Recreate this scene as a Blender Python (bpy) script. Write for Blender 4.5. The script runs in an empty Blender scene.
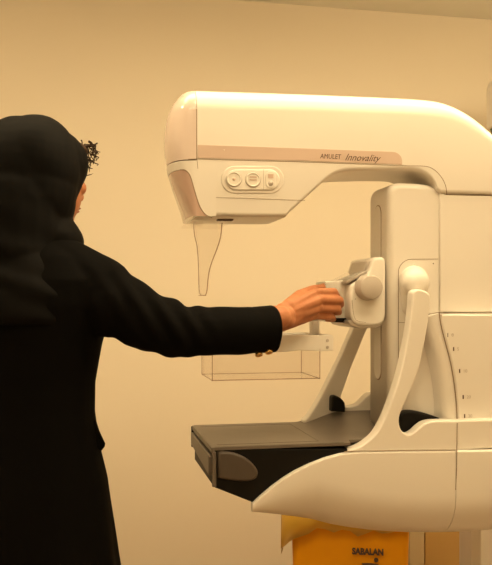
import bpy, bmesh, math, random
from mathutils import Vector, Matrix, noise

# ------------------------------------------------------------------ camera, world, lights
sc = bpy.context.scene
C = sc.collection
A = math.radians(11.45)
CAM_Z = 1.25
cd = bpy.data.cameras.new('camera')
cam = bpy.data.objects.new('camera', cd)
C.objects.link(cam)
cam.location = (0, 0, CAM_Z)
cam.rotation_euler = (math.radians(90), 0, -A)
cd.sensor_fit = 'HORIZONTAL'
cd.sensor_width = 36
cd.lens = 800 / 492 * 36
cd.shift_y = 17.5 / 492
cd.clip_start = 0.05
sc.camera = cam

w = bpy.data.worlds.new('world')
sc.world = w
w.use_nodes = True
w.node_tree.nodes['Background'].inputs[0].default_value = (1.0, 0.72, 0.42, 1)
w.node_tree.nodes['Background'].inputs[1].default_value = 0.3

WARM = (1.0, 0.775, 0.445)
def area(name, loc, size, power, target=None, col=WARM):
    l = bpy.data.lights.new(name, 'AREA')
    l.shape = 'RECTANGLE'
    l.size, l.size_y = size
    l.energy = power
    l.color = col
    o = bpy.data.objects.new(name, l)
    C.objects.link(o)
    o.location = loc
    if target is not None:
        o.rotation_euler = (Vector(target) - Vector(loc)).to_track_quat('-Z', 'Y').to_euler()
    return o
CEIL = 2.50
area('ceiling_lamp_light_front', (0.80, 0.95, CEIL - 0.05), (1.2, 0.5), 6.0)
area('ceiling_lamp_light_wall', (0.60, 1.75, CEIL - 0.05), (2.2, 0.5), 7.0)
area('ceiling_lamp_light_rear', (-0.3, -0.4, CEIL - 0.05), (1.4, 0.5), 9)
WALL_FILLS = ((-0.70, 1.70, 2.25, 13), (1.80, 1.90, 2.25, 15))  # unseen point lights, added to lift the upper back wall
for gx, gy, gz, gp in WALL_FILLS:
    l = bpy.data.lights.new('wall_fill_light', 'POINT')
    l.shadow_soft_size = 0.09
    l.energy = gp
    l.color = WARM
    o = bpy.data.objects.new('wall_fill_light', l)
    C.objects.link(o)
    o.location = (gx, gy, gz)

sc.view_settings.view_transform = 'Standard'
sc.view_settings.look = 'None'
sc.view_settings.gamma = 1
sc.view_settings.use_curve_mapping = False
sc.view_settings.exposure = 0.2

# ------------------------------------------------------------------ materials
def mat(name, col, rough=0.5, spec=0.5, metal=0.0, bump=None, var=None, coat=0.0, sheen=0.0, sss=0.0):
    m = bpy.data.materials.new(name)
    m.use_nodes = True
    nt = m.node_tree
    b = nt.nodes['Principled BSDF']
    b.inputs['Base Color'].default_value = (*col, 1)
    b.inputs['Roughness'].default_value = rough
    b.inputs['Specular IOR Level'].default_value = spec
    b.inputs['Metallic'].default_value = metal
    b.inputs['Coat Weight'].default_value = coat
    b.inputs['Sheen Weight'].default_value = sheen
    if sss:
        b.inputs['Subsurface Weight'].default_value = sss
        b.inputs['Subsurface Radius'].default_value = (0.01, 0.004, 0.002)
        b.inputs['Subsurface Scale'].default_value = 0.6
    tc = nt.nodes.new('ShaderNodeTexCoord')
    if bump:
        n = nt.nodes.new('ShaderNodeTexNoise')
        n.inputs['Scale'].default_value = bump[0]
        n.inputs['Detail'].default_value = 4
        nt.links.new(tc.outputs['Object'], n.inputs['Vector'])
        bp = nt.nodes.new('ShaderNodeBump')
        bp.inputs['Strength'].default_value = bump[1]
        bp.inputs['Distance'].default_value = bump[2]
        nt.links.new(n.outputs['Fac'], bp.inputs['Height'])
        nt.links.new(bp.outputs['Normal'], b.inputs['Normal'])
    if var:
        n2 = nt.nodes.new('ShaderNodeTexNoise')
        n2.inputs['Scale'].default_value = var[0]
        n2.inputs['Detail'].default_value = 5
        nt.links.new(tc.outputs['Object'], n2.inputs['Vector'])
        mx = nt.nodes.new('ShaderNodeMix')
        mx.data_type = 'RGBA'
        mx.inputs['A'].default_value = (*col, 1)
        mx.inputs['B'].default_value = (*var[1], 1)
        mr = nt.nodes.new('ShaderNodeMapRange')
        mr.inputs['From Min'].default_value = 0.35
        mr.inputs['From Max'].default_value = 0.7
        nt.links.new(n2.outputs['Fac'], mr.inputs['Value'])
        nt.links.new(mr.outputs['Result'], mx.inputs['Factor'])
        nt.links.new(mx.outputs['Result'], b.inputs['Base Color'])
    return m

def clear(name, tint, glossy=0.12, rough=0.06):
    m = bpy.data.materials.new(name)
    m.use_nodes = True
    nt = m.node_tree
    nt.nodes.remove(nt.nodes['Principled BSDF'])
    out = nt.nodes['Material Output']
    t = nt.nodes.new('ShaderNodeBsdfTransparent')
    t.inputs[0].default_value = (*tint, 1)
    g = nt.nodes.new('ShaderNodeBsdfGlossy')
    g.inputs['Color'].default_value = (1, 1, 1, 1)
    g.inputs['Roughness'].default_value = rough
    lw = nt.nodes.new('ShaderNodeFresnel')
    lw.inputs[0].default_value = 1.45
    ad = nt.nodes.new('ShaderNodeMath')
    ad.operation = 'MULTIPLY'
    ad.inputs[1].default_value = glossy * 8
    ad.use_clamp = True
    nt.links.new(lw.outputs[0], ad.inputs[0])
    mx = nt.nodes.new('ShaderNodeMixShader')
    nt.links.new(ad.outputs[0], mx.inputs[0])
    nt.links.new(t.outputs[0], mx.inputs[1])
    nt.links.new(g.outputs[0], mx.inputs[2])
    nt.links.new(mx.outputs[0], out.inputs[0])
    return m

M = dict(
    wall=mat('painted_wall', (0.78, 0.70, 0.575), 0.75, 0.2, bump=(60, 0.06, 0.002), var=(1.3, (0.765, 0.685, 0.56))),
    ceiling=mat('painted_ceiling', (0.80, 0.78, 0.70), 0.85, 0.1),
    floor=mat('vinyl_floor', (0.30, 0.19, 0.10), 0.4, 0.4, var=(6, (0.22, 0.15, 0.09))),
    white=mat('white_enamel', (0.76, 0.715, 0.65), 0.36, 0.5, coat=0.1),
    white2=mat('satin_white_plastic', (0.74, 0.69, 0.62), 0.42, 0.45),
    ivory=mat('ivory_plastic', (0.79, 0.75, 0.68), 0.35, 0.5),
    cap=mat('glossy_pearl_cover', (0.70, 0.58, 0.52), 0.16, 0.6, coat=0.5),
    nose=mat('glossy_rose_grey_cover', (0.55, 0.38, 0.31), 0.12, 0.6, coat=0.5),
    stripe=mat('rose_taupe_stripe', (0.60, 0.46, 0.38), 0.35, 0.4),
    ink=mat('dark_brown_ink', (0.10, 0.06, 0.04), 0.6, 0.2),
    seam=mat('shadow_gap_rubber', (0.30, 0.22, 0.15), 0.8, 0.1),
    grey=mat('warm_grey_plastic', (0.52, 0.46, 0.40), 0.38, 0.4),
    silver=mat('silver_bezel', (0.50, 0.45, 0.40), 0.3, 0.5, metal=0.4),
    screen=mat('glossy_display', (0.45, 0.42, 0.38), 0.06, 0.8, coat=1.0),
    carbon=mat('dark_carbon_table', (0.13, 0.105, 0.085), 0.42, 0.4, var=(25, (0.145, 0.12, 0.095))),
    black=mat('black_side_plastic', (0.006, 0.005, 0.004), 0.5, 0.15),
    pad=mat('brown_grey_bumper', (0.068, 0.052, 0.04), 0.45, 0.4),
    coat=mat('black_wool_coat', (0.0028, 0.0024, 0.002), 0.85, 0.05, bump=(500, 0.3, 0.001)),
    scarf=mat('black_scarf_cloth', (0.0038, 0.0033, 0.0028), 0.7, 0.06, bump=(700, 0.2, 0.0006)),
    trousers=mat('black_trouser_cloth', (0.008, 0.008, 0.008), 0.8, 0.2),
    shoe=mat('black_leather', (0.012, 0.011, 0.010), 0.35, 0.5),
    skin=mat('skin', (0.50, 0.205, 0.095), 0.5, 0.3, bump=(220, 0.15, 0.0015), var=(35, (0.42, 0.155, 0.065)), sss=0.08),
    nail=mat('fingernail', (0.70, 0.42, 0.30), 0.25, 0.5),
    lip=mat('lips', (0.42, 0.13, 0.10), 0.4, 0.4),
    hair=mat('dark_brown_hair', (0.040, 0.020, 0.011), 0.6, 0.15),
    eye=mat('eye_white', (0.75, 0.70, 0.65), 0.15, 0.6),
    iris=mat('dark_iris', (0.03, 0.015, 0.01), 0.15, 0.6),
    brass=mat('brass_button', (0.75, 0.46, 0.16), 0.25, 0.5, metal=0.9),
    yellow=mat('yellow_bin_plastic', (0.80, 0.33, 0.001), 0.5, 0.25),
    bag=None,
    cabinet=mat('tan_laminate', (0.50, 0.31, 0.10), 0.5, 0.3, bump=(30, 0.05, 0.001)),
    cabinet_side=mat('pale_laminate', (0.55, 0.44, 0.26), 0.5, 0.3),
    acrylic=clear('clear_acrylic', (0.975, 0.965, 0.955), 0.03),
    acrylic_edge=clear('clear_acrylic_edge', (0.72, 0.62, 0.56), 0.08),
    green=mat('dark_green_plastic', (0.10, 0.13, 0.07), 0.4, 0.4),
    bulb=mat('lamp_diffuser', (0.9, 0.85, 0.75), 0.5, 0.3),
)
_b = M['bulb'].node_tree.nodes['Principled BSDF']
_b.inputs['Emission Color'].default_value = (*WARM, 1)
_b.inputs['Emission Strength'].default_value = 6
M['bag'] = mat('yellow_bag_film', (0.80, 0.50, 0.06), 0.35, 0.5)
_b = M['bag'].node_tree.nodes['Principled BSDF']
_b.inputs['Transmission Weight'].default_value = 0.25
_b.inputs['Alpha'].default_value = 0.75

# ------------------------------------------------------------------ helpers
def P(px, py, Y):
    u = (px - 246) / 800
    v = (300 - py) / 800
    dx = math.sin(A) + u * math.cos(A)
    dy = math.cos(A) - u * math.sin(A)
    t = Y / dy
    return Vector((dx * t, Y, CAM_Z + v * t))

def XZ(pts, Y):
    return [(P(a, b, Y).x, P(a, b, Y).z) for a, b in pts]

def obj(name, bm, m, parent=None, smooth=True, angle=None):
    me = bpy.data.meshes.new(name)
    bmesh.ops.recalc_face_normals(bm, faces=bm.faces[:])
    if smooth:
        for f in bm.faces:
            if (smooth is True or len(f.verts) <= 4) and f.material_index == 0:
                f.smooth = True
    for f in bm.faces:
        f.material_index = 0
    if angle is not None:
        for e in bm.edges:
            if len(e.link_faces) == 2 and e.calc_face_angle(0) > math.radians(angle):
                e.smooth = False
    bm.to_mesh(me)
    bm.free()
    o = bpy.data.objects.new(name, me)
    C.objects.link(o)
    if isinstance(m, str):
        m = M[m]
    me.materials.append(m)
    if parent is not None:
        o.parent = parent
        o.matrix_parent_inverse = Matrix.Translation(-parent.location)
    return o

def thing(name, label, cat, loc, group=None):
    o = bpy.data.objects.new(name, None)
    C.objects.link(o)
    o.location = loc
    o.empty_display_size = 0.05
    o['label'] = label
    o['category'] = cat
    if group:
        o['group'] = group
    return o

def structure(o):
    o['kind'] = 'structure'
    return o

def box_bm(x0, x1, y0, y1, z0, z1, bev=0.0, seg=3, bm=None):
    bm2 = bmesh.new()
    bmesh.ops.create_cube(bm2, size=1)
    for v in bm2.verts:
        v.co = Vector(((x0 + x1) / 2 + v.co.x * (x1 - x0), (y0 + y1) / 2 + v.co.y * (y1 - y0), (z0 + z1) / 2 + v.co.z * (z1 - z0)))
    if bev > 0:
        bmesh.ops.bevel(bm2, geom=bm2.edges[:], offset=bev, segments=seg, affect='EDGES', profile=0.5)
    if bm is None:
        return bm2
    merge(bm, bm2)
    return bm

def merge(bm, other):
    me = bpy.data.meshes.new('tmp')
    other.to_mesh(me)
    other.free()
    bm.from_mesh(me)
    bpy.data.meshes.remove(me)

def arc(cx, cz, r, a0, a1, n=10, ry=None):
    ry = r if ry is None else ry
    return [(cx + r * math.cos(math.radians(a0 + (a1 - a0) * i / n)), cz + ry * math.sin(math.radians(a0 + (a1 - a0) * i / n))) for i in range(n + 1)]

def round_poly(pts, rads, n=8):
    """closed polygon with rounded corners; rads scalar or per-corner list"""
    out = []
    N = len(pts)
    for i in range(N):
        r = rads if not isinstance(rads, (list, tuple)) else rads[i]
        p = Vector(pts[i]); a = Vector(pts[i - 1]); b = Vector(pts[(i + 1) % N])
        if r <= 1e-6:
            out.append(tuple(p)); continue
        d1 = (a - p); d2 = (b - p)
        l1, l2 = d1.length, d2.length
        d1.normalize(); d2.normalize()
        ang = d1.angle(d2)
        t = min(r / max(math.tan(ang / 2), 1e-4), 0.48 * l1, 0.48 * l2)
        s = p + d1 * t; e = p + d2 * t
        for k in range(n + 1):
            f = k / n
            q = s * (1 - f) ** 2 + p * 2 * f * (1 - f) + e * f * f
            out.append((q.x, q.y))
    return out

def curve(pts, n=6):
    """Catmull-Rom through open pts"""
    out = []
    P_ = [Vector(p) for p in pts]
    ext = [P_[0] * 2 - P_[1]] + P_ + [P_[-1] * 2 - P_[-2]]
    for i in range(1, len(ext) - 2):
        p0, p1, p2, p3 = ext[i - 1:i + 3]
        for k in range(n):
            t = k / n
            out.append(tuple(0.5 * ((2 * p1) + (p2 - p0) * t + (2 * p0 - 5 * p1 + 4 * p2 - p3) * t * t + (3 * p1 - p0 - 3 * p2 + p3) * t ** 3)))
    out.append(tuple(P_[-1]))
    return out

def signed_area(p):
    return 0.5 * sum(p[i][0] * p[(i + 1) % len(p)][1] - p[(i + 1) % len(p)][0] * p[i][1] for i in range(len(p)))

def dedupe(p, eps=2e-4):
    out = []
    for q in p:
        if not out or math.hypot(q[0] - out[-1][0], q[1] - out[-1][1]) > eps:
            out.append(q)
    if math.hypot(out[0][0] - out[-1][0], out[0][1] - out[-1][1]) <= eps:
        out.pop()
    return out

def slab_bm(poly, y0, y1, r=0.004, seg=6, r_far=None, mp=None):
    """polygon in (a,b), extruded along third axis from y0 (near) to y1, rim rounded by r.
    mp maps (a,b,y)->Vector; default (x,z) with y depth"""
    mp = mp or (lambda a, b, y: Vector((a, y, b)))
    poly = dedupe(poly)
    if signed_area(poly) < 0:
        poly = poly[::-1]
    N = len(poly)
    nrm = []
    for i in range(N):
        a, b, c = Vector(poly[i - 1]), Vector(poly[i]), Vector(poly[(i + 1) % N])
        e1 = (b - a).normalized(); e2 = (c - b).normalized()
        n1 = Vector((-e1.y, e1.x)); n2 = Vector((-e2.y, e2.x))
        n = (n1 + n2)
        if n.length < 1e-6:
            n = n1
        n.normalize()
        d = max(n.dot(n1), 0.5)
        nrm.append(n / d)
    r_far = r if r_far is None else r_far
    rings = []
    for k in range(seg + 1):
        t = math.pi / 2 * k / seg
        rings.append((r * (1 - math.sin(t)), y0 + r * (1 - math.cos(t))))
    for k in range(seg, -1, -1):
        t = math.pi / 2 * k / seg
        rings.append((r_far * (1 - math.sin(t)), y1 - r_far * (1 - math.cos(t))))
    bm = bmesh.new()
    vr = []
    for off, y in rings:
        vr.append([bm.verts.new(mp(poly[i][0] + nrm[i].x * off, poly[i][1] + nrm[i].y * off, y)) for i in range(N)])
    for a, b in zip(vr[:-1], vr[1:]):
        for i in range(N):
            bm.faces.new((a[i], a[(i + 1) % N], b[(i + 1) % N], b[i]))
    c0 = bm.faces.new(vr[0]); c1 = bm.faces.new(vr[-1][::-1])
    bm.normal_update()
    if N > 4:
        res = bmesh.ops.triangulate(bm, faces=[c0, c1], ngon_method='EAR_CLIP')
        for f in res['faces']: f.material_index = 1
    return bm

def slab(name, poly, y0, y1, m, parent, r=0.004, seg=6, mp=None, r_far=None):
    bm = slab_bm(poly, y0, y1, r, seg, r_far, mp)
    o = obj(name, bm, m, parent, smooth='quads')
    return o

def ribbon(name, pts, y, m, parent, width=0.0014, proud=0.0006, mp=None):
    """thin gasket line following pts on a face at depth y"""
    mp = mp or (lambda a, b, yy: Vector((a, yy, b)))
    bm = bmesh.new()
    pts = dedupe(pts)
    L, R = [], []
    for i, p in enumerate(pts):
        a = Vector(pts[max(i - 1, 0)]); b = Vector(pts[min(i + 1, len(pts) - 1)])
        d = (b - a).normalized(); n = Vector((-d.y, d.x)) * width / 2
        q = Vector(p)
        L.append([bm.verts.new(mp(q.x + n.x, q.y + n.y, y - proud)), bm.verts.new(mp(q.x + n.x, q.y + n.y, y + 0.001))])
        R.append([bm.verts.new(mp(q.x - n.x, q.y - n.y, y - proud)), bm.verts.new(mp(q.x - n.x, q.y - n.y, y + 0.001))])
    for i in range(len(pts) - 1):
        bm.faces.new((L[i][0], L[i + 1][0], R[i + 1][0], R[i][0]))
        bm.faces.new((L[i][1], L[i + 1][1], L[i + 1][0], L[i][0]))
        bm.faces.new((R[i][0], R[i + 1][0], R[i + 1][1], R[i][1]))
        bm.faces.new((R[i][1], R[i + 1][1], L[i + 1][1], L[i][1]))
    bm.faces.new((L[0][0], R[0][0], R[0][1], L[0][1]))
    bm.faces.new((L[-1][0], L[-1][1], R[-1][1], R[-1][0]))
    return obj(name, bm, m, parent, smooth=False)

def tube_bm(path, rad, n=12, bm=None, cap=True):
    bm = bm or bmesh.new()
    path = [Vector(p) for p in path]
    rads = rad if isinstance(rad, (list, tuple)) else [rad] * len(path)
    rings = []
    up = None
    for i, p in enumerate(path):
        d = (path[min(i + 1, len(path) - 1)] - path[max(i - 1, 0)]).normalized()
        if up is None:
            up = d.orthogonal().normalized()
        up = (up - d * up.dot(d)).normalized()
        s = d.cross(up)
        rings.append([bm.verts.new(p + (up * math.cos(2 * math.pi * k / n) + s * math.sin(2 * math.pi * k / n)) * rads[i]) for k in range(n)])
    for a, b in zip(rings[:-1], rings[1:]):
        for k in range(n):
            bm.faces.new((a[k], a[(k + 1) % n], b[(k + 1) % n], b[k]))
    if cap:
        bm.faces.new(rings[0][::-1]); bm.faces.new(rings[-1])
    return bm

def lathe_bm(c, axis, prof, n=40):
    """prof list of (dist along axis, radius)"""
    axis = Vector(axis).normalized()
    u = axis.orthogonal().normalized(); v = axis.cross(u)
    bm = bmesh.new()
    c = Vector(c)
    rings = []
    for d, r in prof:
        if r < 1e-6:
            rings.append([bm.verts.new(c + axis * d)])
        else:
            rings.append([bm.verts.new(c + axis * d + (u * math.cos(2 * math.pi * k / n) + v * math.sin(2 * math.pi * k / n)) * r) for k in range(n)])
    for a, b in zip(rings[:-1], rings[1:]):
        for k in range(n):
            if len(a) == 1:
                bm.faces.new((a[0], b[(k + 1) % n], b[k]))
            elif len(b) == 1:
                bm.faces.new((a[k], a[(k + 1) % n], b[0]))
            else:
                bm.faces.new((a[k], a[(k + 1) % n], b[(k + 1) % n], b[k]))
    if len(rings[0]) > 1: bm.faces.new(rings[0][::-1])
    if len(rings[-1]) > 1: bm.faces.new(rings[-1])
    return bm

def lin(pts, x):
    if x <= pts[0][0]: return pts[0][1]
    for a, b in zip(pts[:-1], pts[1:]):
        if x <= b[0]:
            return a[1] + (b[1] - a[1]) * (x - a[0]) / max(b[0] - a[0], 1e-9)
    return pts[-1][1]

def section(yN, yF, zt, zb, rt, rb, n=8):
    """rounded rectangle ring in YZ: start bottom near going up"""
    h = zt - zb; wd = yF - yN
    rt = min(rt, h * 0.49, wd * 0.49); rb = min(rb, h * 0.49, wd * 0.49)
    pts = []
    for (cy, cz, r, a0) in ((yF - rb, zb + rb, rb, 270), (yF - rt, zt - rt, rt, 0), (yN + rt, zt - rt, rt, 90), (yN + rb, zb + rb, rb, 180)):
        for k in range(n + 1):
            t = math.radians(a0 + 90 * k / n)
            pts.append((cy + r * math.cos(t), cz + r * math.sin(t)))
    return pts

def loft_bm(rings, cap=True):
    bm = bmesh.new()
    vr = [[bm.verts.new(p) for p in r] for r in rings]
    N = len(vr[0])
    for a, b in zip(vr[:-1], vr[1:]):
        for i in range(N):
            bm.faces.new((a[i], a[(i + 1) % N], b[(i + 1) % N], b[i]))
    if cap:
        bm.faces.new(vr[0][::-1]); bm.faces.new(vr[-1])
    return bm

def text_obj(name, s, loc, size, m, parent, shear=0.0, sx=1.0, extrude=0.0003, rot=(math.pi / 2, 0, 0), bold=0.0):
    cu = bpy.data.curves.new(name, 'FONT')
    cu.body = s
    cu.size = size
    cu.extrude = extrude
    cu.shear = shear
    cu.offset = bold
    cu.resolution_u = 3
    o = bpy.data.objects.new(name, cu)
    C.objects.link(o)
    dg = bpy.context.evaluated_depsgraph_get()
    me = bpy.data.meshes.new_from_object(o.evaluated_get(dg))
    bpy.data.objects.remove(o)
    mo = bpy.data.objects.new(name, me)
    C.objects.link(mo)
    me.transform(Matrix.Translation(loc) @ Matrix.LocRotScale(None, __import__('mathutils').Euler(rot), Vector((1, 1, 1))) @ Matrix.Diagonal((sx, 1, 1, 1)))
    me.materials.clear(); me.materials.append(M[m])
    mo.parent = parent
    mo.matrix_parent_inverse = Matrix.Translation(-parent.location)
    return mo

def remesh(name, bm, voxel, m, parent, smooth_it=4, fn=None):
    me = bpy.data.meshes.new('tmp')
    bmesh.ops.recalc_face_normals(bm, faces=bm.faces[:])
    bm.to_mesh(me); bm.free()
    o = bpy.data.objects.new('tmp', me)
    C.objects.link(o)
    md = o.modifiers.new('r', 'REMESH'); md.mode = 'VOXEL'; md.voxel_size = voxel
    if smooth_it:
        s = o.modifiers.new('s', 'SMOOTH'); s.iterations = smooth_it; s.factor = 0.5
    dg = bpy.context.evaluated_depsgraph_get()
    me2 = bpy.data.meshes.new_from_object(o.evaluated_get(dg))
    bpy.data.objects.remove(o)
    me2.name = name
    if fn:
        me2.update()
        norms = [v.normal.copy() for v in me2.vertices]
        for v, n in zip(me2.vertices, norms):
            v.co = fn(v.co.copy(), n)
        me2.update()
    for p in me2.polygons: p.use_smooth = True
    me2.materials.clear(); me2.materials.append(M[m])
    r = bpy.data.objects.new(name, me2)
    C.objects.link(r)
    if parent is not None:
        r.parent = parent
        r.matrix_parent_inverse = Matrix.Translation(-parent.location)
    return r

def ball(bm, c, r, rot=None, seg=20):
    """ellipsoid, r = scalar or (rx,ry,rz); rot a 3x3 matrix"""
    r = (r, r, r) if not isinstance(r, (tuple, list)) else r
    b2 = bmesh.new()
    bmesh.ops.create_uvsphere(b2, u_segments=seg, v_segments=seg // 2 + 2, radius=1)
    Rm = rot or Matrix.Identity(3)
    for v in b2.verts:
        v.co = Vector(c) + Rm @ Vector((v.co.x * r[0], v.co.y * r[1], v.co.z * r[2]))
    merge(bm, b2)

def cone(bm, a, b, ra, rb, seg=20):
    """round cone from a to b"""
    a = Vector(a); b = Vector(b)
    ball(bm, a, ra, seg=seg); ball(bm, b, rb, seg=seg)
    b2 = tube_bm([a, b], [ra, rb], n=seg)
    merge(bm, b2)

def chain(bm, pts, rads, seg=14):
    for i in range(len(pts) - 1):
        cone(bm, pts[i], pts[i + 1], rads[i], rads[i + 1], seg)

# ------------------------------------------------------------------ room
X0, X1, Y0r, YW = -1.7, 2.3, -1.7, 3.28
structure(obj('floor', box_bm(X0 - .1, X1 + .1, Y0r - .1, YW + .1, -0.1, 0), 'floor', smooth=False))
structure(obj('ceiling', box_bm(X0 - .1, X1 + .1, Y0r - .1, YW + .1, CEIL, CEIL + 0.1), 'ceiling', smooth=False))
structure(obj('wall_back', box_bm(X0 - .1, X1 + .1, YW, YW + 0.1, 0, CEIL), 'wall', smooth=False))
structure(obj('wall_left', box_bm(X0 - .1, X0, Y0r, YW, 0, CEIL), 'wall', smooth=False))
structure(obj('wall_right', box_bm(X1, X1 + .1, Y0r, YW, 0, CEIL), 'wall', smooth=False))
structure(obj('wall_front', box_bm(X0 - .1, X1 + .1, Y0r - .1, Y0r, 0, CEIL), 'wall', smooth=False))
structure(obj('baseboard_back', box_bm(X0, X1, YW - 0.014, YW, 0, 0.09, 0.003, 2), 'cabinet_side', smooth=False))

# small round detector on the wall just below the ceiling
p = P(318, 0, YW)
sd = thing('smoke_detector', 'small dark round detector high on the wall by the ceiling', 'detector', (p.x, YW, p.z))
obj('detector_body', lathe_bm((p.x, YW, p.z + 0.012), (0, -1, 0), [(0, 0.028), (0.012, 0.028), (0.018, 0.024), (0.02, 0.0)], 24), 'grey', sd)
obj('indicator_lens', lathe_bm((p.x - 0.012, YW - 0.017, p.z - 0.002), (0, -1, 0), [(0, 0.005), (0.003, 0.004), (0.004, 0)], 12), 'ink', sd)

# ------------------------------------------------------------------ mammography unit
CY = 1.83                       # mid plane of the arm
HN, HF = 1.735, 1.925
U = thing('mammography_machine', 'large cream white mammography machine with curved arm over a dark breast table', 'medical machine', (1.05, CY, 0))
def up(o): return o

# --- upper arm housing (loft along X)
top_px = [(190, 90.0), (197, 89.6), (240, 91), (300, 93), (350, 95), (400, 97.2), (430, 99.5), (443, 102), (455, 106.5), (470, 115), (485, 127), (492, 134), (505, 150), (515, 168), (522, 192)]
bot_px = [(190, 216.5), (278, 217.2), (284, 216), (288, 213.5), (296, 206.5), (304, 199.3), (313, 191), (322, 183), (330, 176.8), (338, 173.2), (348, 171.4), (358, 170.9), (375, 170.5), (395, 170.3), (414, 170.9), (422, 173), (429.5, 178), (434.5, 185), (437.3, 193.6), (523, 195.5)]
topc = [tuple(P(a, b, HN + 0.03)[i] for i in (0, 2)) for a, b in curve(top_px, 4)]
botc = [tuple(P(a, b, HN + 0.006)[i] for i in (0, 2)) for a, b in curve(bot_px[:-1], 4)] + [tuple(P(523, 195.5, HN)[i] for i in (0, 2))]
xs0 = P(197, 120, HN).x
xs1 = P(521, 190, HN).x
xe = P(437.3, 193, HN).x
stations = [xs0 + (xe - 0.04 - xs0) * i / 70 for i in range(71)]
stations += [xe - 0.04 + 0.04 * (i / 24) for i in range(1, 25)]
stations += [xe + 0.0003] + [xe + (xs1 - xe) * (1 - (1 - i / 30) ** 1.5) for i in range(1, 31)]
RT = 0.050
def head_rt(x): return RT
rings = []
for x in stations:
    zt, zb = lin(topc, x), lin(botc, x)
    rings.append([Vector((x, y, z)) for y, z in section(HN, HF, zt, zb, RT, 0.010, 10)])
arm_housing = obj('arm_housing', loft_bm(rings), 'white', U, smooth='quads', angle=35)

# --- rounded front cap: horizontal slices
front_px = [(196, 90), (190, 91.0), (184, 93.5), (178, 98), (172.5, 105), (168.5, 114), (166.3, 124), (165.3, 135), (165.3, 146), (166.4, 156), (168, 165)]
fz = sorted([(P(a, b, CY - 0.02).z, P(a, b, CY - 0.02).x) for a, b in front_px])
def fx(z): return lin(fz, z)
zseam = P(197, 160, HN).z
ztop = lin(topc, xs0)
def half(z, zt, r, base=(HF - HN) / 2):
    if z <= zt - r: return base
    d = z - (zt - r)
    return base - r + math.sqrt(max(r * r - d * d, 0))
def plan(z, xb, xf, hw, n=2.3, cnt=26):
    """D-shaped horizontal slice, straight back at xb, rounded front at xf"""
    pts = []
    for i in range(cnt + 1):
        t = math.pi * i / cnt
        c, s = math.cos(t), math.sin(t)
        y = CY + hw * (abs(c) ** (2 / n)) * (1 if c < 0 else -1) * -1
        y = CY - hw * (1 if c >= 0 else -1) * abs(c) ** (2 / n)
        x = xb - (xb - xf) * abs(s) ** (2 / n)
        pts.append(Vector((x, y, z)))
    return pts
rings = []
NZ = 40
for i in range(NZ + 1):
    f = i / NZ
    f = 1 - (1 - f) ** 1.6
    z = zseam + 0.001 + (ztop - 0.0004 - zseam - 0.001) * f
    rings.append(plan(z, xs0 - 0.0012, min(fx(z), xs0 - 0.002), max(half(z, ztop, RT), 0.004), 2.4))
obj('front_cover', loft_bm(rings), 'cap', U, smooth='quads', angle=50)
ribbon('cover_seam', [(xs0 - 0.0006, zseam + i * (ztop - RT - zseam) / 10) for i in range(11)], HN + 0.0004, 'seam', U, 0.0018, 0.0008)

# --- lower nose: slices below the cap
nose_front = [(168, 166), (170.5, 176), (174, 187), (178.5, 199), (183, 210), (187, 222)]
nf = sorted([(P(a, b, CY - 0.02).z, P(a, b, CY - 0.02).x) for a, b in nose_front])
zb0 = lin(botc, xs0 + 0.03) + 0.0005
xb2 = xs0 + 0.030
HW = (HF - HN) / 2
zc = P(185, 168.4, HN).z
for nm, mt, z0, z1, e in (('collimator_nose', 'nose', zb0, zc - 0.0008, 0.0002), ('cover_band', 'white', zc, zseam - 0.0012, 0.0008)):
    rings = []
    for i in range(25):
        z = z0 + (z1 - z0) * i / 24
        rg = plan(z, xs0 - 0.0002, lin(nf, z) - e, HW + e, 2.3, 60)
        if nm == 'collimator_nose':
            rg = [Vector((xb2, CY - HW - e, z))] + rg + [Vector((xb2, CY + HW + e, z))]
        rings.append(rg)
    obj(nm, loft_bm(rings), mt, U, smooth='quads', angle=50)
# white cheek plates between nose and arm, one each side, with the curved front edge
ck = XZ(curve([(181, 168.3), (186, 169.8), (190.5, 176), (194.5, 190), (198.5, 203), (202.5, 211), (207, 215.5), (212, 217.5)], 5), HN)
ckz = sorted([(b, a) for a, b in ck])
xback = P(216, 190, HN).x
zlo = zb0
def wrap(a, b, dd, side=0):
    xf_ = lin(nf, b)
    u = min(max(0.0, (xs0 - a) / (xs0 - xf_)), 0.985)
    dy = HW * (1 - u ** 2.3) ** (1 / 2.3) + 0.0010 - dd
    return Vector((a, CY - dy if side == 0 else CY + dy, b))
for ys in (0, 1):
    bmc = bmesh.new()
    front, back = [], []
    for k in range(31):
        z = zlo + (zc - zlo) * k / 30
        xl = lin(ckz, z)
        front.append([bmc.verts.new(wrap(xl + (xback - xl) * m / 16, z, 0, ys)) for m in range(17)])
        back.append([bmc.verts.new(wrap(xl + (xback - xl) * m / 16, z, 0.006, ys)) for m in range(17)])
    for k in range(30):
        for m in range(16):
            bmc.faces.new((front[k][m], front[k][m + 1], front[k + 1][m + 1], front[k + 1][m]))
            bmc.faces.new((back[k][m], back[k + 1][m], back[k + 1][m + 1], back[k][m + 1]))
        for m in (0, 16):
            bmc.faces.new((front[k][m], front[k + 1][m], back[k + 1][m], back[k][m]))
    for k in (0, 30):
        for m in range(16):
            bmc.faces.new((front[k][m], front[k][m + 1], back[k][m + 1], back[k][m]))
    obj('cheek_plate', bmc, 'white', U, angle=40)
    nose_line = [wrap(a, b, 0.0004, ys) for a, b in ck]
    obj('nose_gasket', tube_bm(nose_line, 0.0010, 6), 'seam', U)

obj('bottom_rim', box_bm(P(222, 222, HN).x, P(238, 222, HN).x, HN + 0.055, HN + 0.075, zlo - 0.003, zlo + 0.001, 0.0008), 'ink', U, smooth=False)

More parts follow.
